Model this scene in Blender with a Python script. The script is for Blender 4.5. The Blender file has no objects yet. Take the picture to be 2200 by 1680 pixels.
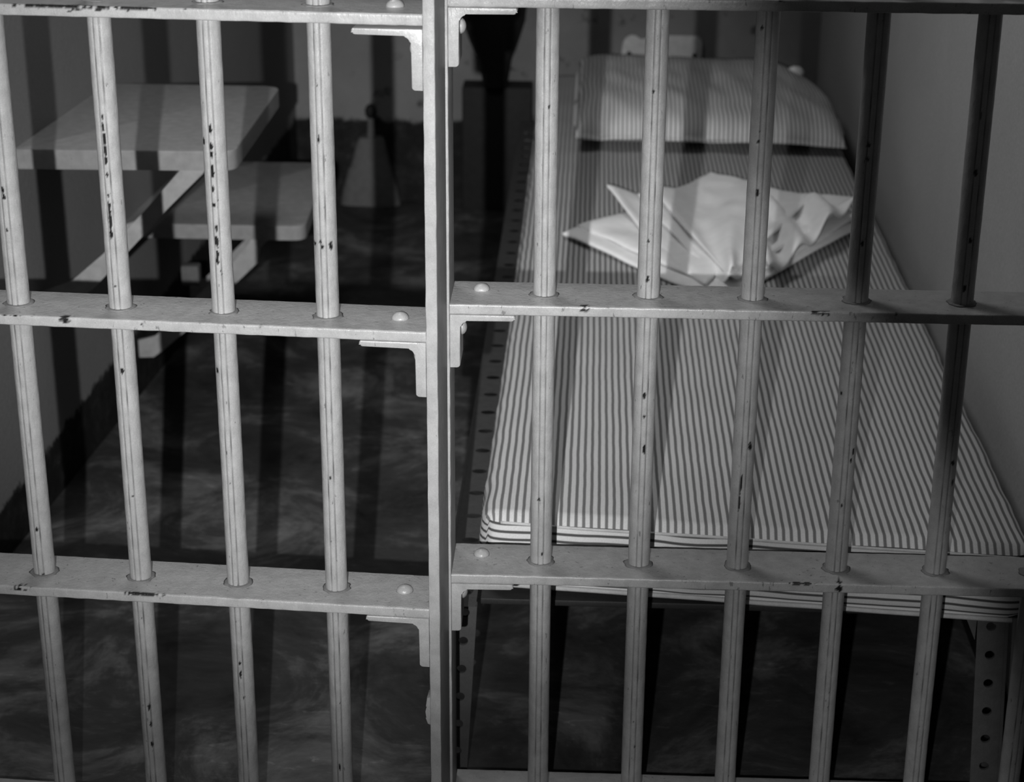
import bpy, bmesh, math, random
from mathutils import Vector, Matrix, noise
random.seed(7)
C = bpy.context.scene.collection
PI = math.pi

# ------------------------------------------------------------------ materials
def nt(name):
    m = bpy.data.materials.new(name); m.use_nodes = True
    t = m.node_tree; b = t.nodes['Principled BSDF']
    return m, t, b
def N(t, typ, **kw):
    n = t.nodes.new(typ)
    for k, v in kw.items(): setattr(n, k, v)
    return n
def ramp(t, src, stops):
    r = N(t, 'ShaderNodeValToRGB'); e = r.color_ramp.elements
    while len(e) < len(stops): e.new(0.5)
    for i, (p_, c) in enumerate(stops):
        e[i].position = p_; e[i].color = (c, c, c, 1)
    t.links.new(src, r.inputs[0]); return r.outputs[0]
def pos(t, scale=(1, 1, 1)):
    g = N(t, 'ShaderNodeNewGeometry'); m = N(t, 'ShaderNodeMapping')
    m.inputs['Scale'].default_value = scale
    t.links.new(g.outputs['Position'], m.inputs['Vector']); return m.outputs[0]
def noi(t, vec, scale, detail=3, rough=.55, dist=0):
    n = N(t, 'ShaderNodeTexNoise'); n.inputs['Scale'].default_value = scale
    n.inputs['Detail'].default_value = detail; n.inputs['Roughness'].default_value = rough
    n.inputs['Distortion'].default_value = dist
    t.links.new(vec, n.inputs['Vector']); return n.outputs[0]
def mth(t, op, a, b=None, c=None):
    n = N(t, 'ShaderNodeMath', operation=op)
    for i, v in enumerate((a, b, c)):
        if v is None: continue
        if isinstance(v, (int, float)): n.inputs[i].default_value = v
        else: t.links.new(v, n.inputs[i])
    return n.outputs[0]
def mixc(t, fac, a, b):
    n = N(t, 'ShaderNodeMix', data_type='RGBA')
    if isinstance(fac, (int, float)): n.inputs[0].default_value = fac
    else: t.links.new(fac, n.inputs[0])
    for i, v in ((6, a), (7, b)):
        if isinstance(v, (int, float)): n.inputs[i].default_value = (v, v, v, 1)
        else: t.links.new(v, n.inputs[i])
    return n.outputs[2]
def bump(t, b, h, strength=.3, dist=.001):
    n = N(t, 'ShaderNodeBump'); n.inputs['Strength'].default_value = strength
    n.inputs['Distance'].default_value = dist
    t.links.new(h, n.inputs['Height']); t.links.new(n.outputs[0], b.inputs['Normal'])

def paint(name, base=.5, chips=.0, rough=.42, spec=.4, attr=False, fleck=.04, dirt=.72):
    m, t, b = nt(name)
    p1 = pos(t); p2 = pos(t, (1, 1, .35))
    v = ramp(t, noi(t, p1, 60, 4), [(.3, base*.86), (.7, base*1.08)])
    sp = ramp(t, noi(t, p1, 900, 2), [(.35, 1-fleck*2.5), (.65, 1+fleck)])
    mul = N(t, 'ShaderNodeMix', data_type='RGBA', blend_type='MULTIPLY'); mul.inputs[0].default_value = 1
    t.links.new(v, mul.inputs[6]); t.links.new(sp, mul.inputs[7])
    col = mul.outputs[2]
    # small dirt specks
    sc = ramp(t, noi(t, p2, 190, 3, .6), [(.0, 0), (dirt, 0), (min(1, dirt+.05), .65)])
    col = mixc(t, sc, col, base*.25)
    if chips:
        ck = ramp(t, noi(t, p1, 70, 4, .62, .4), [(0, 0), (chips, 0), (min(1, chips+.015), 1)])
        col = mixc(t, ck, col, .012)
    if attr:
        at = N(t, 'ShaderNodeAttribute', attribute_name='chip')
        col = mixc(t, at.outputs['Fac'], col, .008)
        at2 = N(t, 'ShaderNodeAttribute', attribute_name='groove')
        col = mixc(t, at2.outputs['Fac'], col, base*.14)
    t.links.new(col, b.inputs['Base Color'])
    b.inputs['Roughness'].default_value = rough
    b.inputs['Specular IOR Level'].default_value = spec
    bump(t, b, noi(t, pos(t, (1, 1, .45)), 170, 5, .65), .6, .0011)
    return m

M = {}
M['bar'] = paint('bar_paint', .275, rough=.36, attr=True, dirt=.68)
M['frame'] = paint('frame_paint', .285, rough=.33, attr=True, dirt=.655)
M['frame_plain'] = paint('frame_paint_plain', .285, rough=.33)
M['frame_side_shade'] = paint('frame_paint_side_shade', .14, rough=.5)  # shaded copy of the frame paint for the stile flanks
M['weld'] = paint('weld_grime', .13, rough=.7)
M['shelf'] = paint('shelf_paint', .22, rough=.6, spec=.2, fleck=.02)
M['brace'] = paint('brace_paint', .28, rough=.6, spec=.2, fleck=.02)
M['plate'] = paint('plate_paint', .40, rough=.5, spec=.2, fleck=.01)
M['dark_metal'] = paint('dark_metal', .015, rough=.6)
M['bed_metal'] = paint('bed_metal', .08, rough=.55)
M['bed_metal_shaded'] = paint('bed_metal_shaded', .05, rough=.6)  # darker bed metal: stile shadow on rail and front left leg, as colour
M['porcelain_dim'] = paint('dim_grey_enamel', .105, rough=.7, spec=.1)
M['blackish'] = paint('blackish_enamel', .018, rough=.6, spec=.1)

def wall_mat(name, base, blot, peel):
    m, t, b = nt(name)
    p1 = pos(t)
    v = ramp(t, noi(t, p1, 3.0, 5, .6), [(.3, base*(1-blot)), (.7, base*(1+blot*.6))])
    g = ramp(t, noi(t, p1, 260, 3), [(.3, .88), (.7, 1.06)])
    mul = N(t, 'ShaderNodeMix', data_type='RGBA', blend_type='MULTIPLY'); mul.inputs[0].default_value = 1
    t.links.new(v, mul.inputs[6]); t.links.new(g, mul.inputs[7]); col = mul.outputs[2]
    if peel < 1:
        pk = ramp(t, noi(t, p1, 14, 5, .65), [(0, 0), (peel, 0), (peel+.06, .8)])
        col = mixc(t, pk, col, base*.22)
    # dark painted skirting band, its upper edge rises slightly toward the back and is ragged
    ge = N(t, 'ShaderNodeNewGeometry'); s = N(t, 'ShaderNodeSeparateXYZ'); t.links.new(ge.outputs['Position'], s.inputs[0])
    edge = mth(t, 'ADD', mth(t, 'MULTIPLY', s.outputs[1], .0600), -.547)
    edge = mth(t, 'ADD', edge, mth(t, 'MULTIPLY', mth(t, 'SUBTRACT', noi(t, p1, 28, 5, .7), .5), .055))
    k = mth(t, 'MULTIPLY', mth(t, 'SUBTRACT', edge, s.outputs[2]), 90)
    k = mth(t, 'MINIMUM', mth(t, 'MAXIMUM', k, 0), 1)
    bandc = ramp(t, noi(t, p1, 22, 5, .7), [(.45, .010), (.62, .020), (.72, .05)])
    col = mixc(t, k, col, bandc)
    t.links.new(col, b.inputs['Base Color'])
    b.inputs['Roughness'].default_value = .85; b.inputs['Specular IOR Level'].default_value = .15
    bump(t, b, noi(t, p1, 90, 5), .3, .002)
    return m
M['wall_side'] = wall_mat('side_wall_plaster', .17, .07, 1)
M['wall_right'] = wall_mat('right_wall_plaster_lit', .44, .08, 1)  # paler than the other walls: lamp light put into the plaster colour
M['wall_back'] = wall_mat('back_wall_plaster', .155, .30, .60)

def floor_mat():
    m, t, b = nt('concrete_floor'); p1 = pos(t)
    v = ramp(t, noi(t, p1, 5, 8, .68, .6), [(.32, .016), (.5, .045), (.66, .15)])
    st = ramp(t, noi(t, pos(t, (1, 3.2, 1)), 26, 7, .7, .8), [(.0, .7), (.6, 1.0), (.72, 2.0)])
    mul = N(t, 'ShaderNodeMix', data_type='RGBA', blend_type='MULTIPLY'); mul.inputs[0].default_value = 1
    t.links.new(v, mul.inputs[6]); t.links.new(st, mul.inputs[7])
    t.links.new(mul.outputs[2], b.inputs['Base Color'])
    b.inputs['Roughness'].default_value = .75; b.inputs['Specular IOR Level'].default_value = .2
    bump(t, b, noi(t, p1, 40, 6), .4, .003)
    return m
M['floor'] = floor_mat()

def stripes(name, period, light, dark, duty=.42, wob=.0004, axis='u', soft=.12):
    """ticking stripes running along the other UV axis; UV is in metres"""
    m, t, b = nt(name)
    uv = N(t, 'ShaderNodeUVMap'); s = N(t, 'ShaderNodeSeparateXYZ'); t.links.new(uv.outputs[0], s.inputs[0])
    u = s.outputs[0 if axis == 'u' else 1]
    w = mth(t, 'MULTIPLY', mth(t, 'SUBTRACT', noi(t, uv.outputs[0], 9, 3), .5), wob*8)
    f = mth(t, 'FRACT', mth(t, 'DIVIDE', mth(t, 'ADD', u, w), period))
    tri = mth(t, 'ABSOLUTE', mth(t, 'SUBTRACT', f, .5))      # 0 centre of dark stripe .. .5
    k = ramp(t, mth(t, 'MULTIPLY', tri, 2), [(max(0, duty-soft), 1), (duty+soft, 0)])
    # a fine line beside each stripe
    col = mixc(t, k, light, dark)
    wv = ramp(t, noi(t, pos(t), 700, 2), [(.3, .9), (.7, 1.06)])
    mul = N(t, 'ShaderNodeMix', data_type='RGBA', blend_type='MULTIPLY'); mul.inputs[0].default_value = 1
    t.links.new(col, mul.inputs[6]); t.links.new(wv, mul.inputs[7])
    t.links.new(mul.outputs[2], b.inputs['Base Color'])
    b.inputs['Roughness'].default_value = .95; b.inputs['Specular IOR Level'].default_value = .05
    return m
M['ticking'] = stripes('ticking_lengthwise', .0094, .50, .14)
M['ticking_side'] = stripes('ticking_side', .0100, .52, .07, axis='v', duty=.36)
M['ticking_pillow'] = stripes('ticking_pillow', .0094, .66, .22)
def cloth():
    m, t, b = nt('white_cotton')
    v = ramp(t, noi(t, pos(t), 45, 4), [(.3, .86), (.7, .93)])
    t.links.new(v, b.inputs['Base Color']); b.inputs['Roughness'].default_value = 1
    b.inputs['Specular IOR Level'].default_value = .05
    bump(t, b, noi(t, pos(t), 380, 3), .4, .0012)
    return m
M['cloth'] = cloth()
M['piping'] = paint('piping_cotton', .42, rough=.95, spec=.05)

# ------------------------------------------------------------------ object helpers
def tag(o, label=None, cat=None, group=None, kind=None):
    if label: o['label'] = label
    if cat: o['category'] = cat
    if group: o['group'] = group
    if kind: o['kind'] = kind
    return o
def empty(name, loc, rz=0):
    o = bpy.data.objects.new(name, None); C.objects.link(o); o.location = loc; o.rotation_euler.z = rz
    o.empty_display_size = .05
    return o
def mesh(name, verts, faces, mat, parent=None, smooth=True, attrs=None, uv=None, mats=None, midx=None, sharp=None):
    me = bpy.data.meshes.new(name); me.from_pydata(verts, [], faces); me.update()
    o = bpy.data.objects.new(name, me); C.objects.link(o)
    if mats:
        for x in mats: me.materials.append(x)
        me.polygons.foreach_set('material_index', midx)
    else: me.materials.append(mat)
    if smooth: me.polygons.foreach_set('use_smooth', [True]*len(me.polygons))
    if attrs:
        for k, vals in attrs.items():
            a = me.attributes.new(k, 'FLOAT', 'POINT'); a.data.foreach_set('value', vals)
    if uv:
        l = me.uv_layers.new(name='UVMap')
        flat = []
        for lp in me.loops:
            flat += list(uv[lp.vertex_index])
        l.data.foreach_set('uv', flat)
    if sharp: me.set_sharp_from_angle(angle=sharp)
    if parent: o.parent = parent
    return o
def frombm(name, bm, mat, parent=None, smooth=True, sharp=math.radians(40)):
    bmesh.ops.recalc_face_normals(bm, faces=bm.faces)
    me = bpy.data.meshes.new(name); bm.to_mesh(me); bm.free()
    o = bpy.data.objects.new(name, me); C.objects.link(o); me.materials.append(mat)
    if smooth:
        me.polygons.foreach_set('use_smooth', [True]*len(me.polygons)); me.set_sharp_from_angle(angle=sharp)
    if parent: o.parent = parent
    return o
def box(bm, x0, x1, y0, y1, z0, z1, bev=.0):
    vs = [bm.verts.new((x, y, z)) for x in (x0, x1) for y in (y0, y1) for z in (z0, z1)]
    f = [(0, 1, 3, 2), (4, 6, 7, 5), (0, 4, 5, 1), (2, 3, 7, 6), (0, 2, 6, 4), (1, 5, 7, 3)]
    fs = [bm.faces.new([vs[i] for i in q]) for q in f]
    if bev:
        es = list({e for q in fs for e in q.edges})
        bmesh.ops.bevel(bm, geom=es, offset=bev, segments=3, affect='EDGES', profile=.5)
def prism_xz(bm, pts, y0, y1, bev=.0):
    """polygon in the x-z plane extruded along y"""
    a = [bm.verts.new((x, y0, z)) for x, z in pts]; b = [bm.verts.new((x, y1, z)) for x, z in pts]
    n = len(pts); f1 = bm.faces.new(a); f2 = bm.faces.new(b[::-1])
    for i in range(n): bm.faces.new((a[i], b[i], b[(i+1) % n], a[(i+1) % n]))
    if bev:
        es = list(f1.edges) + list(f2.edges)
        bmesh.ops.bevel(bm, geom=es, offset=bev, segments=2, affect='EDGES', profile=.5)
def arc(cx, cz, r, a0, a1, n=6):
    return [(cx+r*math.cos(math.radians(a0+(a1-a0)*i/n)), cz+r*math.sin(math.radians(a0+(a1-a0)*i/n))) for i in range(n+1)]

# ------------------------------------------------------------------ bars
R0 = .0125
def radius(th):
    """fluted tool-proof section: round with a raised rib between two grooves, front and back"""
    r = R0
    for c0 in (0, PI):
        d = abs((th-c0+PI) % (2*PI)-PI)
        r -= .0010*math.exp(-((d-.27)/.060)**2)
        if d < .22: r += .0004
    d = abs((th+PI/2+PI) % (2*PI)-PI)
    return r
def groove(th):
    g = 0
    for c0 in (0, PI):
        d = abs((th-c0+PI) % (2*PI)-PI)
        g = max(g, math.exp(-((d-.27)/.055)**2))
    return g
def chipval(z, th, chips, seed):
    v = 0
    for (cz, ca, wa, hz) in chips:
        dz = abs(z-cz)/(hz*1.05); 
        if dz > 1.6: continue
        da = abs((th-ca+PI) % (2*PI)-PI)/(wa*1.05)
        j = noise.noise(Vector((z*420, th*6, seed)))*.55
        d = math.sqrt(dz*dz+da*da)+j
        if d < 1: v = max(v, min(1, (1-d)*6))
    # scattered nicks, mostly along the rib
    d0 = abs((th+PI) % (2*PI)-PI)
    n = noise.noise(Vector((z*95+seed*3.1, th*3.2, seed*1.7)))+.45*noise.noise(Vector((z*310, th*9, seed)))
    lim = .80 if d0 < .33 else 1.02
    if n > lim: v = max(v, min(1, (n-lim)*14))
    return v
def bar(u, z0, z1, parent, chips=(), seed=0, v=.0055):
    nz = int((z1-z0)/.0020); na = 44
    # denser around the front rib
    ths = []
    for i in range(na):
        s_ = (i/na)*2*PI-PI
        ths.append(s_-.38*math.sin(s_)*1.0)
    verts = []; ch = []; gr = []
    rr = [radius(t) for t in ths]; gg = [groove(t) for t in ths]
    for k in range(nz+1):
        z = z0+(z1-z0)*k/nz
        for i, t in enumerate(ths):
            c = chipval(z, t, chips, seed)
            wob = .00022*noise.noise(Vector((z*55, t*2, seed+9)))
            r = rr[i]+wob-.0005*c
            verts.append((r*math.sin(t), -r*math.cos(t), z)); ch.append(c)
            gr.append(max(0, min(1, gg[i]*(.60+.7*noise.noise(Vector((z*40, t*4, seed+4)))))))
    faces = []
    for k in range(nz):
        for i in range(na):
            j = (i+1) % na
            faces.append((k*na+i, k*na+j, (k+1)*na+j, (k+1)*na+i))
    faces.append(tuple(range(na-1, -1, -1))); faces.append(tuple(nz*na+i for i in range(na)))
    o = mesh('bar', verts, faces, M['bar'], parent, attrs={'chip': ch, 'groove': gr})
    o.location = (u, v, 0)
    return o
def weld(u, z, parent, seed, v=.0055):
    """grimy paint-filled weld ring where the bar passes through the flat"""
    n = 40; verts = []; faces = []
    for i in range(n):
        t = 2*PI*i/n
        w = .0042+.0034*noise.noise(Vector((math.cos(t)*2.1, math.sin(t)*2.1, seed*1.3)))
        for r, h in ((R0-.001, .0016), (R0+w*.45, .0012), (R0+w, .0001), (R0-.001, -.002)):
            verts.append((r*math.sin(t), -r*math.cos(t), h))
    for i in range(n):
        j = (i+1) % n
        for k in range(3): faces.append((i*4+k, j*4+k, j*4+k+1, i*4+k+1))
    o = mesh('weld_bead', verts, faces, M['weld'], parent); o.location = (u, v, z)
    return o
def flat_bar(name, x0, x1, zt, th, parent, y0=-.035, y1=.047, seed=0, edgechips=(), rag=.78):
    """flat steel bar with softly rounded arrises; chips live along the front upper arris"""
    r = .0018
    prof = []
    def c(cy, cz, a0, a1):
        for i in range(5):
            a = math.radians(a0+(a1-a0)*i/4); prof.append((cy+r*math.cos(a), cz+r*math.sin(a)))
    c(y0+r, zt-th+r, 270, 180)
    for q in (.3, .5, .7): prof.append((y0, zt-th+r+(th-2*r)*q))
    c(y0+r, zt-r, 180, 90)
    for q in (.003, .008, .02, .045): prof.append((y0+r+q, zt))
    c(y1-r, zt-r, 90, 0); c(y1-r, zt-th+r, 0, -90)
    m_ = len(prof); nx = max(2, int((x1-x0)/.0022))
    verts = []; ch = []; gr = []
    for k in range(nx+1):
        x = x0+(x1-x0)*k/nx
        for (y, z) in prof:
            d = math.hypot(y-y0, z-zt)
            n = noise.noise(Vector((x*90, d*240, seed)))+.5*noise.noise(Vector((x*300, d*500, seed+3)))
            lim = rag if d < .0045 and y < y0+.02 else 1.05
            v = max(0, min(1, (n-lim)*9)) if y < y1-.01 else 0
            for (cx, hw, dd, dh) in edgechips:
                e = math.hypot((x-cx)/hw, (d-dd)/dh)+1.1*noise.noise(Vector((x*350, d*400, seed+6)))
                if e < 1 and (y < y0+.02): v = max(v, min(1, (1-e)*6))
            w = .00035*noise.noise(Vector((x*70, z*60, seed+5)))
            verts.append((x, y+(w if y < 0 else 0), z+w)); ch.append(v); gr.append(0)
    faces = []
    for k in range(nx):
        for i in range(m_):
            j = (i+1) % m_
            faces.append((k*m_+i, k*m_+j, (k+1)*m_+j, (k+1)*m_+i))
    faces.append(tuple(range(m_-1, -1, -1))); faces.append(tuple(nx*m_+i for i in range(m_)))
    return mesh(name, verts, faces, M['frame'], parent, attrs={'chip': ch, 'groove': gr}, sharp=math.radians(60))
def stile(x0, x1, z0, z1, parent, y0=-.035, y1=.035, seed=0):
    bm = bmesh.new(); nz = int((z1-z0)/.006); w = x1-x0; r = min(.0016, w*.3)
    prof = [(x0, y1), (x0, y0+r), (x0+r*.3, y0+r*.3), (x0+r, y0), (x1-r, y0), (x1-r*.3, y0+r*.3), (x1, y0+r), (x1, y1)]
    rows = []
    for k in range(nz+1):
        z = z0+(z1-z0)*k/nz
        row = []
        for (x, y) in prof:
            j = .0005*noise.noise(Vector((x*300, z*45, seed)))
            row.append(bm.verts.new((x+(j if y < y1 else 0), y, z)))
        rows.append(row)
    n = len(prof)
    for k in range(nz):
        for i in range(n):
            j = (i+1) % n
            bm.faces.new((rows[k][i], rows[k][j], rows[k+1][j], rows[k+1][i]))
    bm.faces.new(rows[0][::-1]); bm.faces.new(rows[-1])
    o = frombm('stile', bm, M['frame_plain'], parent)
    o.data.materials.append(M['frame_side_shade'])         # shade on the flat bar's flank, put into a darker colour
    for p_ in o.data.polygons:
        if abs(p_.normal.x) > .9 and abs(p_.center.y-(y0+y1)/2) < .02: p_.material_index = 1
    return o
def dome(name, loc, axis, r, h, parent):
    """rivet head"""
    n, m_ = 24, 7; verts = []; faces = []
    for k in range(m_):
        a = k/(m_-1)*PI/2
        rr = r*math.cos(a)
        for i in range(n):
            t = 2*PI*i/n; q = rr*(1+.05*noise.noise(Vector((math.cos(t), math.sin(t), loc[0]*50+loc[2]*9))))
            verts.append((q*math.cos(t), q*math.sin(t), h*math.sin(a)-.0004))
    for k in range(m_-1):
        for i in range(n):
            j = (i+1) % n; faces.append((k*n+i, k*n+j, (k+1)*n+j, (k+1)*n+i))
    faces.append(tuple(range(n-1, -1, -1)))
    o = mesh(name, verts, faces, M['frame_plain'], parent)
    o.location = loc
    o.rotation_euler = Vector((0, 0, 1)).rotation_difference(Vector(axis)).to_euler()
    return o
def angle_bracket(xs, ztop, side, parent, hl=.072, vl=.062, th=.0068, tv=.0115, y0=-.036, y1=.012):
    """side=+1: stile on the left, leg runs to +x; -1 mirrored. Rounded fillet and toe ends."""
    pts = [(0, 0), (hl-.002, 0)] + arc(hl-.003, -.003, .003, 90, 0, 3)[1:] + arc(hl-.004, -th+.003, .003, 0, -90, 3)
    pts += [(tv+.008, -th)] + arc(tv+.007, -th-.007, .007, 90, 180, 6)
    pts += arc(tv-.004, -vl+.004, .004, 0, -90, 4) + [(0, -vl)]
    q = [(xs+side*x, ztop+z) for x, z in pts]
    if side < 0: q = q[::-1]
    bm = bmesh.new(); prism_xz(bm, q, y0, y1, .0012)
    o = frombm('angle_bracket', bm, M['frame_plain'], parent)
    dome('rivet', (xs+side*(tv-.0003), -.008, ztop-.024), (side, 0, 0), .0085, .0065, o)
    return o

CH = {
'L0':[(0.2459,-0.16,0.16,0.0035),(0.2388,-0.09,0.16,0.0035),(0.201,-0.14,0.12,0.002),(0.1128,-0.57,0.16,0.0025),(-0.1559,-0.09,0.15,0.0027),(-0.2168,0.09,0.17,0.0049)],
'L1':[(0.3293,-0.11,0.12,0.0024),(0.3184,-0.14,0.12,0.0058),(0.307,-0.09,0.16,0.0078),(0.2935,-0.09,0.16,0.0078),(0.2825,-0.08,0.16,0.0044),(0.2668,-0.09,0.1,0.0034),(0.2439,-0.11,0.08,0.002),(0.2327,-0.1,0.16,0.0059),(0.2172,-0.11,0.16,0.0109),(0.2017,-0.12,0.16,0.006),(0.1431,-0.1,0.1,0.0015),(0.0444,-0.06,0.16,0.0036),(-0.1073,0.05,0.13,0.0021),(-0.383,0.07,0.13,0.0055),(-0.4344,0.11,0.13,0.0045),(-0.4073,0.12,0.11,0.0044)],
'L2':[(0.32,-0.14,0.14,0.0053),(0.3045,-1.0,0.17,0.0049),(0.3017,-0.18,0.19,0.0044),(0.2932,-0.18,0.16,0.0044),(0.2782,-0.16,0.16,0.0039),(0.2722,-0.15,0.2,0.0044),(0.2555,-0.2,0.14,0.0039),(0.2378,-0.18,0.2,0.002),(0.2123,-0.09,0.14,0.0044),(0.1979,-0.11,0.2,0.0064),(0.1839,-0.09,0.16,0.0045),(0.1765,-0.16,0.16,0.0035),(0.049,-0.9,0.2,0.0036),(-0.3156,-0.09,0.11,0.0027),(-0.3311,-0.06,0.11,0.0054),(-0.3624,0.13,0.09,0.0022)],
'L3':[(0.3133,-0.19,0.12,0.0034),(0.1989,-1.1,0.2,0.0025),(0.2009,-0.34,0.12,0.003),(0.1965,-0.18,0.14,0.003),(0.1973,0.59,0.2,0.0049),(0.1116,0.59,0.16,0.0035),(-0.0726,-0.15,0.1,0.0021),(-0.4501,-0.12,0.13,0.0044)],
'R1':[(-0.1315,-0.22,0.15,0.0021),(-0.2008,0.15,0.13,0.0022),(0.329,0.22,0.08,0.002)],
'R2':[(0.3473,-0.22,0.12,0.0025),(0.1388,-0.14,0.16,0.0041),(0.182,-0.18,0.12,0.002),(0.0011,-0.07,0.17,0.0042),(-0.0244,-0.0,0.11,0.0021),(-0.0645,0.1,0.15,0.0058)],
'R3':[(0.2948,-0.34,0.12,0.0025),(0.2391,-0.17,0.18,0.0045),(-0.0594,0.54,0.25,0.0053),(-0.1053,-0.15,0.11,0.0117),(-0.1289,-0.22,0.11,0.0096),(0.4159,-0.58,0.12,0.0029)],
'R4':[(0.2934,-0.19,0.16,0.0035),(0.2781,-0.17,0.12,0.0025),(0.1845,-0.05,0.16,0.003),(-0.0629,0.75,0.17,0.0037),(-0.0738,0.55,0.13,0.0026),(0.0074,-1.0,0.13,0.0026),(-0.1298,-0.06,0.13,0.0027)],
'R5':[(0.2649,-0.14,0.18,0.0035),(0.1899,0.0,0.16,0.003),(0.1352,-0.1,0.18,0.0046),(-0.0738,0.54,0.19,0.0037),(-0.0988,0.74,0.21,0.0037)]}
S = .115; FLOOR = -.60
Z = [.785, .4500, .1149, -.2159, -.533]       # tops of the flats
TH = .0117

# right: fixed grille
GR = empty('bar_grille', (0, 0, 0))
tag(GR, 'fixed cell grille of fluted light grey bars in front of the striped bed', 'cell bars')
for i in range(6):
    bar(i*S, FLOOR, 1.0, GR, CH.get('R%d' % (i+1), ()), 20+i)
for k, z in enumerate(Z):
    flat_bar('crossbar', -.1025, .775, z, TH, GR, seed=40+k, edgechips=[(.045, .004, .004, .003), (.30, .012, .002, .002)] if k == 2 else [(.30, .015, .001, .0015), (.345, .004, .006, .004)] if k == 3 else [])
    if 0 < k < 5:
        for i in range(6): weld(i*S, z, GR, k*10+i)
        if k < 4:
            angle_bracket(-.1025, z-TH, 1, GR)
            dome('rivet', (-.0705, .018, z), (0, 0, 1), .0095, .0075, GR)
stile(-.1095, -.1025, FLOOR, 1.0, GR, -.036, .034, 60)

# left: gate in front of the grille, swung a few degrees toward the corridor
GA = empty('cell_gate', (-.23276, -.06911, -.0056), -.06164)
tag(GA, 'barred cell gate with chipped light grey paint, hung left of the fixed grille', 'gate')
for i in range(-1, 4):
    bar((i-3)*S, FLOOR+.03, 1.0, GA, [(a, b+.08, c, d) for a, b, c, d in CH.get('L%d' % i, ())], 70+i)
for k, z in enumerate(Z):
    ec = []
    if k == 1: ec = [(-.27, .03, .001, .0022), (-.215, .012, .001, .003), (-.18, .02, .001, .0022), (-.242, .008, .002, .003)]
    if k == 2: ec = [(-.34, .018, .0, .0012), (-.28, .006, .003, .003)]
    if k == 3: ec = [(-.22, .02, .001, .0016), (-.36, .01, .003, .002)]
    flat_bar('crossbar', -.60, .113, z, TH, GA, seed=50+k, edgechips=ec, rag=.7)
    for i in range(-1, 4): weld((i-3)*S, z, GA, 100+k*10+i)
    if 0 < k < 4:
        angle_bracket(.113, z-TH-(.003 if k == 1 else 0), -1, GA)
        dome('rivet', (.079, .006, z), (0, 0, 1), .0098, .0078, GA)
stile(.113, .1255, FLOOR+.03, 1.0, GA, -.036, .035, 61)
bm = bmesh.new(); prism_xz(bm, [(.1135, -.332), (.1085, -.334), (.107, -.345), (.108, -.352), (.1065, -.36), (.109, -.368), (.1135, -.370)], -.03, -.01, .0012)
frombm('stop_lug', bm, M['frame_plain'], GA)

# ------------------------------------------------------------------ room
def quad(name, pts, mat):
    n = mesh(name, pts, [(0, 1, 2, 3)], mat, smooth=False); n['kind'] = 'structure'; return n
CE = 1.75
XL0, XL1, XR, WB = -.926, -.7227, .632, 2.85     # left wall runs very slightly inward
def slab(name, x0, x1, y0, y1, z0, z1, mat):
    bm = bmesh.new(); box(bm, x0, x1, y0, y1, z0, z1)
    o = frombm(name, bm, mat, smooth=False); o['kind'] = 'structure'; return o
slab('floor', -1.6, 1.6, -3.2, 3.0, FLOOR-.1, FLOOR, M['floor'])
bm = bmesh.new()
lw = lambda y: -.875+.0743*(y-.8)
b4 = [(lw(.05), .05), (lw(WB), WB), (lw(WB)-.15, WB+.1), (lw(.05)-.15, .05)]
va = [bm.verts.new((x, y, FLOOR)) for x, y in b4]; vb = [bm.verts.new((x, y, CE)) for x, y in b4]
bm.faces.new(va); bm.faces.new(vb[::-1])
for i in range(4): bm.faces.new((va[i], va[(i+1) % 4], vb[(i+1) % 4], vb[i]))
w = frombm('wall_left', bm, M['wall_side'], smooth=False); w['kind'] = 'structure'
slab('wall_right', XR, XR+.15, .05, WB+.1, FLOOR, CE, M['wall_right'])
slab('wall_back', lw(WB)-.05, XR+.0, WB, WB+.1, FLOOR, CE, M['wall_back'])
slab('ceiling', -1.1, XR+.15, .05, WB+.1, CE, CE+.1, M['wall_side'])

# ------------------------------------------------------------------ bed frame
BX0, BX1 = -.076, .599; BZ = -.227; BY0, BY1 = .088, 2.72
MT = .097
BF = empty('bed_frame', (BX1, .12, FLOOR))
tag(BF, 'grey perforated angle-iron bed frame under the striped mattress', 'bed frame')
def rel(o, root):
    o.parent = root; o.location = Vector(o.location)-Vector(root.location); return o
def perforated_leg(x0, x1, y, z0, z1, name='leg', flange=1, depth=.035, mat='bed_metal'):
    """angle iron: front face with a row of round holes cut through, and a side flange"""
    bm = bmesh.new(); pitch = .0408; r = .0062; cx = (x0+x1)/2; w = x1-x0
    zc = z1-.016
    rows = []
    zt = z1
    while zc-r > z0+.01:
        zb = max(z0, zc-pitch/2)
        n = 24
        # plate cell with a circular hole: map square outline to circle
        outer = []; inner = []
        for i in range(n):
            t = 2*PI*i/n+PI/4
            c, s_ = math.cos(t), math.sin(t); k = 1/max(abs(c), abs(s_))
            ox, oz = c*k*w/2, s_*k
            outer.append((cx+ox, zc+(oz*(zt-zc) if oz > 0 else oz*(zc-zb))))
            inner.append((cx+r*c, zc+r*s_))
        O = [bm.verts.new((a, y, b)) for a, b in outer]; I = [bm.verts.new((a, y, b)) for a, b in inner]
        J = [bm.verts.new((a, y+.004, b)) for a, b in inner]
        for i in range(n):
            j = (i+1) % n
            bm.faces.new((O[i], O[j], I[j], I[i])); bm.faces.new((I[i], I[j], J[j], J[i]))
        zt = zb; zc -= pitch
    box(bm, x0, x1, y, y+.0001, z0, zt)
    # side flange
    fx = x1 if flange > 0 else x0
    box(bm, min(fx, fx+flange*.004), max(fx, fx+flange*.004), y-.001, y+depth, z0, z1)
    for v in bm.verts: v.co.x += flange*.055*(z1-v.co.z)      # legs splay slightly
    bmesh.ops.remove_doubles(bm, verts=bm.verts, dist=.00001)
    return frombm(name, bm, M[mat])
rel(perforated_leg(.5440, .5785, .125, FLOOR, BZ-MT-.013), BF)
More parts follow.
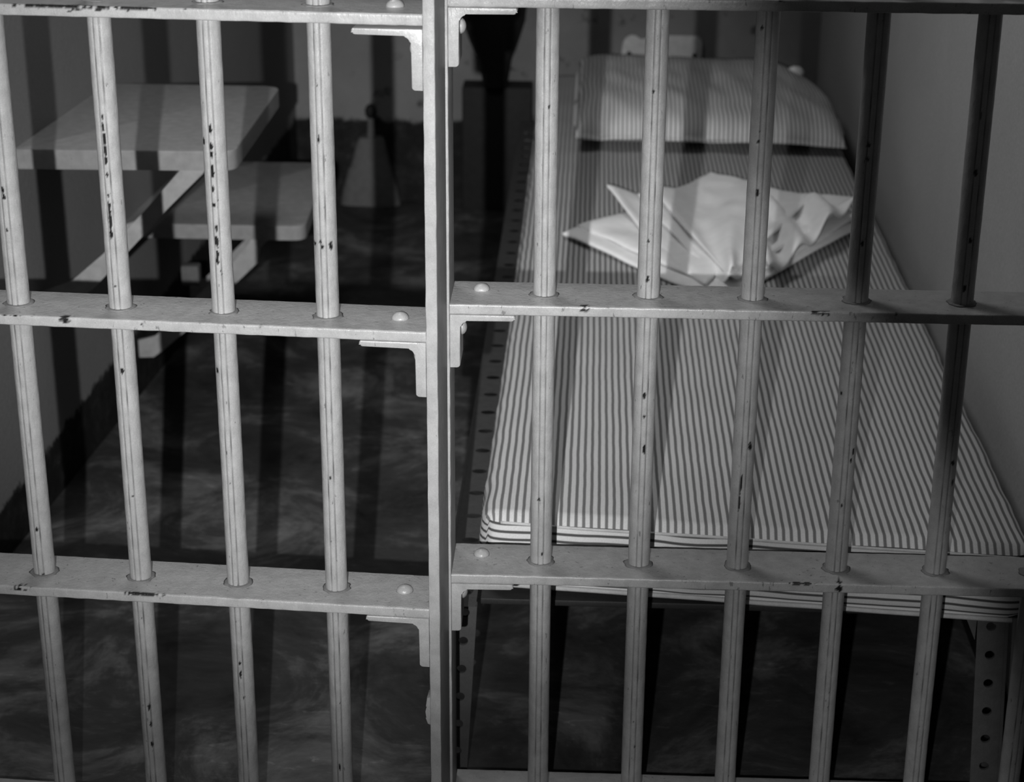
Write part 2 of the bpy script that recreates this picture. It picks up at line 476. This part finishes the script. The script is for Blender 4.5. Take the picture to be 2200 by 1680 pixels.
rel(perforated_leg(-.112, -.082, .125, FLOOR, BZ-MT-.013, flange=-1, mat='bed_metal_shaded'), BF)
rel(perforated_leg(.5440, .5785, 2.60, FLOOR, BZ-MT-.013), BF)
rel(perforated_leg(-.116, -.086, 2.60, FLOOR, BZ-MT-.013, flange=-1), BF)
def gusset(xa, xb, y):
    bm = bmesh.new(); prism_xz(bm, [(xa, BZ-MT-.004), (xb, BZ-MT-.004), (xa, BZ-MT-.05)], y, y+.004)
    return frombm('gusset', bm, M['bed_metal'])
rel(gusset(.5440, .524, .127), BF)
def rail(xa, xb, nm='side_rail'):
    bm = bmesh.new(); pitch = .075; y = .11; w = xb-xa; zc = -.336; cx = (xa+xb)/2; r = .009
    while y < 2.66:
        ys = [y, y+pitch]; cy = y+pitch/2; n = 20; O = []; I = []; J = []
        for i in range(n):
            t = 2*PI*i/n+PI/4; c, s_ = math.cos(t), math.sin(t); k = 1/max(abs(c), abs(s_))
            O.append(bm.verts.new((cx+c*k*w/2, cy+s_*k*pitch/2, zc)))
            I.append(bm.verts.new((cx+r*1.25*c, cy+r*.8*s_, zc)))
        for i in range(n):
            j = (i+1) % n
            bm.faces.new((O[i], O[j], I[j], I[i]))
        y += pitch
    box(bm, xa-.004 if xa < 0 else xb, xa if xa < 0 else xb+.004, .11, y, zc-.035, zc+.0005)
    bmesh.ops.remove_doubles(bm, verts=bm.verts, dist=.00001)
    return frombm(nm, bm, M['bed_metal_shaded'])
rel(rail(-.122, -.083), BF)
bm = bmesh.new(); box(bm, BX0-.002, BX1, .125, 2.68, BZ-MT-.016, BZ-MT-.008, .001)
rel(frombm('support_panel', bm, M['dark_metal']), BF)

# ------------------------------------------------------------------ mattress
def mattress():
    # closed loop cross-section across x, swept in y with rounded ends
    nx, ny = 110, 210
    W = BX1-BX0; L = BY1-BY0; r = .020
    verts = []; uv = []; idx = {}
    def surf(x, y):
        """puff of the top"""
        h = .0030*noise.noise(Vector((x*5, y*2.2, 3)))+.0015*noise.noise(Vector((x*14, y*9, 1)))
        return h
    # top grid, then a skirt all the way round
    per = []
    faces = []; midx = []; 
    def outx(side, y):   # wavy side seam
        return side*(.0030*noise.noise(Vector((y*9, side*3, 2)))+.002*noise.noise(Vector((y*24, side*3, 5))))
    for j in range(ny+1):
        for i in range(nx+1):
            u = i/nx; v = j/ny
            x = BX0+u*W; y = BY0+v*L
            ex = min(u*W, (1-u)*W); ey = min(v*L, (1-v)*L)
            d = min(ex, ey)
            drop = 0
            rl = r if d == ex else .011
            if d < rl: drop = rl-math.sqrt(max(0, rl*rl-(rl-d)**2))
            # round the plan corners
            cx = x; cy = y
            if ex < .03 and ey < .03:
                k = math.hypot(.03-ex, .03-ey)
                if k > .03:
                    s_ = .03/k
                    cx = x+(1 if u < .5 else -1)*(.03-ex)*(1-s_); cy = y+(1 if v < .5 else -1)*(.03-ey)*(1-s_)
            fl = -.004*max(0, 1-y/.9) if u < .5 else 0     # left edge flares at the foot end
            cx += fl*(1-u)**3 + outx(-1 if u < .5 else 1, y)*max(0, 1-ex/.03)
            cy += .062*(1-u)*(1-v)**6
            verts.append((cx, cy, BZ+surf(x, y)-drop*.85)); uv.append((x, y))
    g = lambda i, j: j*(nx+1)+i
    for j in range(ny):
        for i in range(nx):
            faces.append((g(i, j), g(i+1, j), g(i+1, j+1), g(i, j+1))); midx.append(0)
    ring = [g(i, 0) for i in range(nx+1)]+[g(nx, j) for j in range(1, ny+1)]+[g(i, ny) for i in range(nx-1, -1, -1)]+[g(0, j) for j in range(ny-1, 0, -1)]
    zt = BZ-r*.85; zb = BZ-MT; rows = 9; prev = ring; s_acc = 0
    n = len(ring); cxm = (BX0+BX1)/2; cym = (BY0+BY1)/2
    arcl = [0]
    for q in range(1, n):
        a = verts[ring[q]]; b = verts[ring[q-1]]; arcl.append(arcl[-1]+math.dist(a, b))
    for k in range(1, rows+1):
        f = k/rows; cur = []
        bul = .004*math.sin(PI*f)
        if k == rows: bul = -.006
        for q, vi in enumerate(ring):
            x, y, z = verts[vi]
            dx = -bul if x < BX0+.02 else bul if x > BX1-.02 else 0
            dy = -bul if y < BY0+.066 and q <= nx else bul if y > BY1-.02 else 0
            ww = .0025*noise.noise(Vector((arcl[q]*16, f*4, 8)))*math.sin(PI*f)
            cur.append(len(verts)); verts.append((x+dx, y+dy+ww, z+(zb-z)*f))
            uv.append((arcl[q], (z-(z+(zb-z)*f))+.0042+.0028*noise.noise(Vector((arcl[q]*10, 0, 2)))))
        for q in range(n):
            q2 = (q+1) % n
            faces.append((prev[q2], prev[q], cur[q], cur[q2])); midx.append(1)
        prev = cur
    faces.append(tuple(prev)); midx.append(1)
    # separate uv for the first skirt row: duplicate ring verts
    base = len(verts); mp = {}
    for q, vi in enumerate(ring):
        mp[vi] = len(verts); verts.append(verts[vi]); uv.append((arcl[q], .0042+.0028*noise.noise(Vector((arcl[q]*10, 0, 2)))))
    fs2 = []
    for f, m_ in zip(faces, midx):
        if m_ == 1: f = tuple(mp.get(v, v) for v in f)
        fs2.append(f)
    return mesh('mattress', verts, fs2, None, None, mats=[M['ticking'], M['ticking_side']], midx=midx, uv=uv)
mt = mattress()
tag(mt, 'long thin mattress in striped ticking lying on the perforated metal bed frame', 'mattress')
# piping along the top front and side edges
def tube(name, pts, r, mat, parent, n=8, closed=False):
    verts = []; faces = []; m_ = len(pts)
    for k, p_ in enumerate(pts):
        a = Vector(pts[max(0, k-1)]); b = Vector(pts[min(m_-1, k+1)]); d = (b-a).normalized()
        up = Vector((0, 0, 1)) if abs(d.z) < .9 else Vector((0, 1, 0))
        s_ = d.cross(up).normalized(); t_ = s_.cross(d)
        for i in range(n):
            w_ = 2*PI*i/n
            verts.append(tuple(Vector(p_)+s_*r*math.cos(w_)+t_*r*math.sin(w_)))
    for k in range(m_-1):
        for i in range(n):
            j = (i+1) % n; faces.append((k*n+i, k*n+j, (k+1)*n+j, (k+1)*n+i))
    faces.append(tuple(range(n-1, -1, -1))); faces.append(tuple((m_-1)*n+i for i in range(n)))
    return mesh(name, verts, faces, mat, parent)
for zz, oy in ((BZ-.0105, 0), (BZ-MT+.001, .0)):
    pp = []
    for i in range(81):
        u = i/80; x = BX0+.022+(BX1-BX0-.044)*u
        pp.append((x, BY0+.062*(1-u)-.0015, zz+.0015*noise.noise(Vector((x*9, zz*10, 0)))))
    tube('piping', pp, .0032 if zz < BZ-.03 else .0020, M['piping'], mt)

# ------------------------------------------------------------------ pillow
def pillow():
    nu, nv = 120, 70
    # flattened bag leaning its far edge up; local u across x, v from front to back
    verts = []; uv = []; faces = []; midx = []
    def pt(u, v, s_):
        # u, v in -1..1 ; s_ = +1 top, -1 underside
        x = .305+u*.285
        yf = 1.932; yb = 2.50
        y = yf+(v+1)/2*(yb-yf)
        e = max(0, (1-abs(u)**(9 if u > 0 else 14)))*max(0, (1-abs(v)**(3.4 if v < 0 else 7)))
        puff = e**.42
        zbase = BZ+.042-.005*u+.029*((v+1)/2)**1.2
        lo = BZ+.011+.018*((v+1)/2)
        # right end rounds off toward the wall, left end square
        if u > .35:
            k = (u-.35)/.65
            zbase -= .012*k*k
            y -= .17*k**2.2*max(0, (v+1)/2)
            x -= .05*k*k*max(0, v)**2
        z = zbase
        if s_ > 0:
            z += .050*puff*(1-.25*v)
            f = -math.sin(PI*min(1, max(0, (v+1)/2)))*.0
            # creases radiating from the front seam
            for (cu, w_, a_, l_) in ((.0, .10, .040, .60), (-.84, .07, .034, .36), (-.62, .05, .008, .4), (.13, .05, .012, .45), (.55, .12, .006, .5), (-.3, .06, .006, .4), (.8, .06, .006, .35)):
                vv = (v+1)/2
                g_ = math.exp(-((u-cu-.16*(vv))/(w_*(1+1.8*vv)))**2)*max(0, 1-vv/l_)
                z -= a_*g_*.35; y += a_*g_*1.0
            z += .004*noise.noise(Vector((u*3, v*2, 4)))
            q_ = .0075*noise.noise(Vector((u*7+v*1.5, v*2.0, 9)))*(1-.5*(v+1)/2)*puff
            z += q_; y -= q_*.6
        else:
            z = lo+(z-lo)*.02
            z = lo+.018*(1-e**.5)-.006*(1-(v+1)/2)**4
            y += .045*(1-(v+1)/2)**4
        return x, y, z
    for s_ in (1, -1):
        for j in range(nv+1):
            for i in range(nu+1):
                # cluster samples toward the edges
                u = math.sin((i/nu-.5)*PI); v = math.sin((j/nv-.5)*PI)
                verts.append(pt(u, v, s_))
                x_ = .305+u*.285
                uv.append((x_+.003*noise.noise(Vector((u*4, v*4, 1)))+.010*(v+1)/2*max(0, u)**2, v*.3))
    o = (nu+1)*(nv+1); g = lambda i, j: j*(nu+1)+i
    for j in range(nv):
        for i in range(nu):
            faces.append((g(i, j), g(i+1, j), g(i+1, j+1), g(i, j+1)))
            faces.append((o+g(i, j), o+g(i, j+1), o+g(i+1, j+1), o+g(i+1, j)))
    # side walls join the two sheets
    ring = [g(i, 0) for i in range(nu+1)]+[g(nu, j) for j in range(1, nv+1)]+[g(i, nv) for i in range(nu-1, -1, -1)]+[g(0, j) for j in range(nv-1, 0, -1)]
    n = len(ring); K = 8; prev = ring
    for k in range(1, K+1):
        f = k/K
        if k == K: cur = [o+v for v in ring]
        else:
            cur = []
            for vi in ring:
                a = Vector(verts[vi]); b = Vector(verts[o+vi])
                m_ = a.lerp(b, f); bul = .026*math.sin(PI*f)
                cx, cy = .305, 2.25
                if a.y < 2.02 and abs(a.x-cx) < .31: d = Vector((0, -1, 0))
                elif a.y > 2.44: d = Vector((0, 1, 0))
                else: d = Vector((1 if a.x > cx else -1, 0, 0))
                if d.x != 0: bul *= .3
                m_ = m_+d*bul
                cur.append(len(verts)); verts.append(tuple(m_)); uv.append((uv[vi][0], uv[vi][1]-(.08*f)))
        for q in range(n):
            q2 = (q+1) % n; faces.append((prev[q2], prev[q], cur[q], cur[q2]))
        prev = cur
    ob = mesh('pillow', verts, faces, M['ticking_pillow'], None, uv=uv)
    return ob
pl = pillow()
tag(pl, 'plump creased pillow in fine striped ticking at the head of the mattress', 'pillow')
# gathered corner tuft, far right
bm = bmesh.new(); bmesh.ops.create_uvsphere(bm, u_segments=16, v_segments=10, radius=.016)
for v in bm.verts:
    v.co.x *= 1.3; v.co += v.normal*.003*noise.noise(v.co*90)
for v in bm.verts: v.co += Vector((.524, 2.39, -.143))
o = frombm('corner_tuft', bm, M['cloth'], pl)

# ------------------------------------------------------------------ folded cloth on the bed
def cloth_layer(corners, z0, seed, lift, n=54, folds=(), th=.006):
    """soft quad sheet; corners L, T, R, B in plan, lift(u,v)->extra height"""
    Lc, Tc, Rc, Bc = [Vector((a, b)) for a, b in corners]
    top = []
    for j in range(n+1):
        for i in range(n+1):
            u, v = i/n, j/n     # u: L->B / T->R ; v: L->T / B->R
            p_ = Lc*(1-u)*(1-v)+Bc*u*(1-v)+Tc*(1-u)*v+Rc*u*v
            c = (Lc+Tc+Rc+Bc)/4
            # soften the outline
            e = min(u, 1-u, v, 1-v)
            wob = .008*noise.noise(Vector((u*5, v*5, seed)))
            p_ = c+(p_-c)*(1+wob)
            z = z0+lift(u, v, p_)+.003*noise.noise(Vector((u*6, v*6, seed+2)))
            if e < .06: z -= .004*(1-e/.06)**2
            top.append((p_.x, p_.y, z))
    return top, n
def cloth_mesh(layers, th=.0045):
    verts = []; faces = []
    for top, n in layers:
        b0 = len(verts); verts += top
        b1 = len(verts); verts += [(x, y, z-th) for x, y, z in top]
        g = lambda i, j: j*(n+1)+i
        for j in range(n):
            for i in range(n):
                q = (g(i, j), g(i+1, j), g(i+1, j+1), g(i, j+1))
                faces.append(tuple(b0+k for k in q)); faces.append(tuple(b1+k for k in q[::-1]))
        ring = [g(i, 0) for i in range(n+1)]+[g(n, j) for j in range(1, n+1)]+[g(i, n) for i in range(n-1, -1, -1)]+[g(0, j) for j in range(n-1, 0, -1)]
        for q in range(len(ring)):
            a, b = ring[q], ring[(q+1) % len(ring)]
            faces.append((b0+b, b0+a, b1+a, b1+b))
    return verts, faces
def ss(a, b, x):
    t = max(0, min(1, (x-a)/(b-a))); return t*t*(3-2*t)
ly = []
def radial(p_, o_, k, amp, lo=.05, hi=.30):
    """folds fanning out from the near corner"""
    d = p_-Vector(o_); a = math.atan2(d.x, d.y); r_ = d.length
    return amp*math.sin(a*k+.8*math.sin(r_*9))*ss(0, lo, r_)*(1-ss(hi, hi+.3, r_))
ly.append(cloth_layer([(.000, 1.318), (.27, 1.62), (.560, 1.395), (.265, .965)], BZ+.016, 1,
    lambda u, v, p_: .006*ss(.42, .56, p_.x)+.003*math.sin(p_.x*30)))
ly.append(cloth_layer([(.030, 1.335), (.28, 1.62), (.556, 1.42), (.275, .985)], BZ+.024, 2,
    lambda u, v, p_: .012*ss(.40, .56, p_.x)+.004*ss(.12, .04, p_.x)+radial(p_, (.27, .95), 11, .003)))
ly.append(cloth_layer([(.080, 1.455), (.27, 1.60), (.40, 1.42), (.245, 1.000)], BZ+.032, 3,
    lambda u, v, p_: .040*ss(.17, .07, p_.x)-.008*math.exp(-((p_.x-.20)/.03)**2)))
ly.append(cloth_layer([(.140, 1.440), (.285, 1.62), (.552, 1.44), (.280, 1.000)], BZ+.038, 4,
    lambda u, v, p_: .022*ss(.19, .13, p_.x)+.020*ss(.40, .54, p_.x)+radial(p_, (.28, .95), 15, .008)))
ly.append(cloth_layer([(.340, 1.260), (.37, 1.47), (.535, 1.37), (.350, 1.030)], BZ+.044, 5,
    lambda u, v, p_: .026*ss(.40, .50, p_.x)+.012*math.sin((p_.x-.33)*78+4*v)))
ly.append(cloth_layer([(.165, 1.430), (.288, 1.640), (.470, 1.445), (.285, 1.010)], BZ+.050, 6,
    lambda u, v, p_: .016*ss(.22, .16, p_.x)+.014*ss(.38, .46, p_.x)+radial(p_, (.285, .97), 19, .0085, .06, .42)))
vs, fs = cloth_mesh(ly)
cl = mesh('folded_cloth', vs, fs, M['cloth'])
tag(cl, 'rumpled white cloth folded in a diamond lying in the middle of the mattress', 'cloth')

# ------------------------------------------------------------------ wall-hung table and seat
def slab_top(name, pts, z, th, parent, rnd=.028):
    """pts: plan outline; near-right and far-right corners rounded"""
    out = []; n = len(pts)
    for i, p_ in enumerate(pts):
        a = Vector(pts[i-1]); b = Vector(p_); c = Vector(pts[(i+1) % n])
        r = rnd if b.x > -.6 else .004
        d1 = (a-b).normalized()*r; d2 = (c-b).normalized()*r
        for k in range(7):
            t = k/6; out.append(tuple(((1-t)**2)*(b+d1)+2*t*(1-t)*b+t*t*(b+d2)))
    bm = bmesh.new()
    A = [bm.verts.new((x, y, z)) for x, y in out]; B = [bm.verts.new((x, y, z-th)) for x, y in out]
    f = bm.faces.new(A); bm.faces.new(B[::-1]); m_ = len(out)
    for i in range(m_): bm.faces.new((A[i], B[i], B[(i+1) % m_], A[(i+1) % m_]))
    bmesh.ops.bevel(bm, geom=list(f.edges), offset=.003, segments=3, affect='EDGES', profile=.5)
    return frombm(name, bm, M['shelf'], parent)
TB = empty('hanging_table', (lw(1.14), 1.14, .03))
tag(TB, 'pale slab table hung on the left wall, higher and nearer than the bench', 'table')
def under(o, root):
    o.parent = root; o.matrix_parent_inverse = Matrix.Translation(-Vector(root.location)); return o
under(slab_top('tabletop', [(lw(.905)+.0005, .905), (-.516, .915), (-.516, 1.385), (lw(1.385)+.0005, 1.385)], .033, .032, None), TB)
tbl = [(-.600, .0), (-.616, -.013), (-.678, -.082), (-.753, -.158), (-.806, -.205), (-.862, -.225), (-.862, -.262), (-.80, -.240), (-.771, -.216), (-.678, -.119), (-.641, -.079), (-.578, -.018), (-.565, .0)]
for yy in (.96, 1.31):
    bm = bmesh.new(); dx = (yy-.96)*.0743
    prism_xz(bm, [(x+dx, z) for x, z in tbl], yy, yy+.006, .0012)
    b_ = under(frombm('brace', bm, M['brace']), TB)
ST = empty('hanging_bench', (lw(1.63), 1.63, -.24))
tag(ST, 'low pale slab bench hung on the left cell wall behind and below the table', 'bench')
under(slab_top('bench_top', [(lw(1.405)+.0005, 1.405), (-.484, 1.405), (-.500, 1.865), (lw(1.865)+.0005, 1.865)], -.238, .028, None), ST)
st = [(-.590, -.266), (-.605, -.296), (-.630, -.320), (-.688, -.377), (-.766, -.455), (-.790, -.478), (-.826, -.486), (-.826, -.523), (-.797, -.522), (-.778, -.507), (-.711, -.449), (-.633, -.371), (-.582, -.322), (-.578, -.30), (-.578, -.266)]
for yy in (1.44, 1.80):
    dx = (yy-1.44)*.0743; bm = bmesh.new()
    prism_xz(bm, [(x+dx, z) for x, z in st], yy, yy+.006, .0012)
    under(frombm('brace', bm, M['brace']), ST)
bm = bmesh.new(); box(bm, -.735, -.700, 1.446, 1.475, -.375, -.335, .004)
under(frombm('brace_lug', bm, M['porcelain_dim']), ST)

# ------------------------------------------------------------------ back wall fittings
def loft(name, rings, mat, n=28, parent=None, sup=2.0):
    """rings: (cx, cy, z, rx, ry) superellipse sections"""
    verts = []; faces = []
    for (cx, cy, z, rx, ry) in rings:
        for i in range(n):
            t = 2*PI*i/n; c, s_ = math.cos(t), math.sin(t)
            verts.append((cx+rx*math.copysign(abs(c)**(2/sup), c), cy+ry*math.copysign(abs(s_)**(2/sup), s_), z))
    m_ = len(rings)
    for k in range(m_-1):
        for i in range(n):
            j = (i+1) % n; faces.append((k*n+i, k*n+j, (k+1)*n+j, (k+1)*n+i))
    faces.append(tuple(range(n-1, -1, -1))); faces.append(tuple((m_-1)*n+i for i in range(n)))
    return mesh(name, verts, faces, mat, parent, sharp=math.radians(45))
PD = empty('floor_pedestal', (-.53, 2.78, FLOOR))
tag(PD, 'dim grey tapered pedestal standing on the floor against the far wall', 'pedestal')
under(loft('pedestal_body', [(-.527, 2.815, FLOOR, .080, .03), (-.527, 2.815, -.56, .073, .03), (-.526, 2.816, -.503, .057, .028), (-.525, 2.817, -.497, .053, .026), (-.523, 2.82, -.432, .037, .022), (-.522, 2.82, -.424, .033, .02), (-.522, 2.82, -.421, .030, .018)], M['porcelain_dim'], sup=3.2), PD)
under(loft('neck', [(-.522, 2.82, -.423, .012, .012), (-.522, 2.82, -.395, .010, .010), (-.522, 2.82, -.370, .009, .009)], M['porcelain_dim']), PD)
under(loft('knob', [(-.522, 2.82, -.372, .006, .006), (-.522, 2.82, -.364, .014, .014), (-.522, 2.82, -.350, .016, .016), (-.522, 2.82, -.338, .011, .011), (-.522, 2.82, -.333, .003, .003)], M['blackish']), PD)

SK = empty('wash_basin', (-.2, 2.80, -.05))
tag(SK, 'dark underside of a tapered basin on the far wall, right of the pedestal', 'basin')
under(loft('bowl', [(-.195, 2.765, -.268, .030, .03), (-.196, 2.765, -.20, .042, .05), (-.198, 2.76, -.15, .062, .07), (-.199, 2.755, -.10, .078, .082), (-.200, 2.745, -.03, .086, .095), (-.200, 2.74, .03, .10, .105), (-.200, 2.74, .045, .105, .108)], M['blackish'], sup=2.4), SK)
PB = empty('plumbing_box', (-.2, 2.80, FLOOR))
tag(PB, 'near-black boxed pipe casing standing below the basin at the far wall', 'pipe casing')
bm = bmesh.new(); box(bm, -.280, -.100, 2.762, 2.848, FLOOR, -.272, .004)
under(frombm('casing', bm, M['blackish']), PB)

# pale rounded plate with two screws above the pillow
def wall_plate():
    pts = [(.128, -.255), (.322, -.255), (.330, -.245), (.332, -.185)] + arc(.310, -.168, .022, 0, 90, 6) + [(.250, -.146), (.200, -.146), (.186, -.152), (.180, -.160)] + arc(.154, -.172, .026, 30, 180, 8) + [(.126, -.20)]
    bm = bmesh.new(); prism_xz(bm, pts, 2.832, 2.849, .003)
    return frombm('plate', bm, M['plate'])
WP = empty('mounting_plate', (.23, 2.84, -.2))
tag(WP, 'pale rounded plate with two dark screws on the far wall above the pillow', 'wall plate')
under(wall_plate(), WP)
for x, z in ((.146, -.194), (.313, -.196)):
    o = dome('screw', (x, 2.832, z), (0, -1, 0), .006, .003, None); o.data.materials.clear(); o.data.materials.append(M['blackish']); under(o, WP)

# ------------------------------------------------------------------ camera
cam = bpy.data.cameras.new('camera'); co = bpy.data.objects.new('camera', cam); C.objects.link(co)
f_, yaw, pitch, roll = 4030.29427, -.04033, .38074, .0068
cy, sy, cp, sp = math.cos(yaw), math.sin(yaw), math.cos(pitch), math.sin(pitch)
fw = Vector((sy*cp, cy*cp, -sp)); rt = Vector((cy, -sy, 0)); up = rt.cross(fw)
cr, sr = math.cos(roll), math.sin(roll)
r2 = cr*rt+sr*up; u2 = -sr*rt+cr*up
co.matrix_world = Matrix(((r2.x, u2.x, -fw.x, .04443), (r2.y, u2.y, -fw.y, -1.96919), (r2.z, u2.z, -fw.z, .78933), (0, 0, 0, 1)))
cam.sensor_width = 36; cam.sensor_fit = 'HORIZONTAL'; cam.lens = f_/2200*36
cam.clip_start = .05
cam.dof.use_dof = True; cam.dof.focus_distance = 2.12; cam.dof.aperture_fstop = 7.0
bpy.context.scene.camera = co

# ------------------------------------------------------------------ light
def spot(name, loc, target, watts, angle, blend, rad):
    l = bpy.data.lights.new(name, 'SPOT'); l.energy = watts; l.spot_size = math.radians(angle); l.spot_blend = blend
    l.shadow_soft_size = rad
    o = bpy.data.objects.new(name, l); C.objects.link(o); o.location = loc
    o.rotation_euler = (Vector(target)-Vector(loc)).to_track_quat('-Z', 'Y').to_euler(); return o
def along(px, py):      # direction measured from the camera axis
    return fw+r2*((px-1100)/f_)+u2*((840-py)/f_)
FL = Vector((-.052, -2.09, .785))
spot('flash', FL, FL+along(600, 1500), 72, 48.2, .17, .006)
spot('flash_core', FL, FL+along(880, 470), 325, 31.0, .92, .006)
l = bpy.data.lights.new('cell_lamp', 'AREA'); l.energy = 9.0; l.shape = 'DISK'; l.size = .6
o = bpy.data.objects.new('cell_lamp', l); C.objects.link(o); o.location = (-.45, .75, 1.55)
o.rotation_euler = (Vector((.5, .5, -.1))-Vector(o.location)).to_track_quat('-Z', 'Y').to_euler()
w = bpy.data.worlds.new('world'); bpy.context.scene.world = w; w.use_nodes = True
w.node_tree.nodes['Background'].inputs[0].default_value = (1, 1, 1, 1); w.node_tree.nodes['Background'].inputs[1].default_value = .036
sc = bpy.context.scene
sc.view_settings.view_transform = 'Standard'; sc.view_settings.look = 'None'
sc.cycles.use_denoising = True
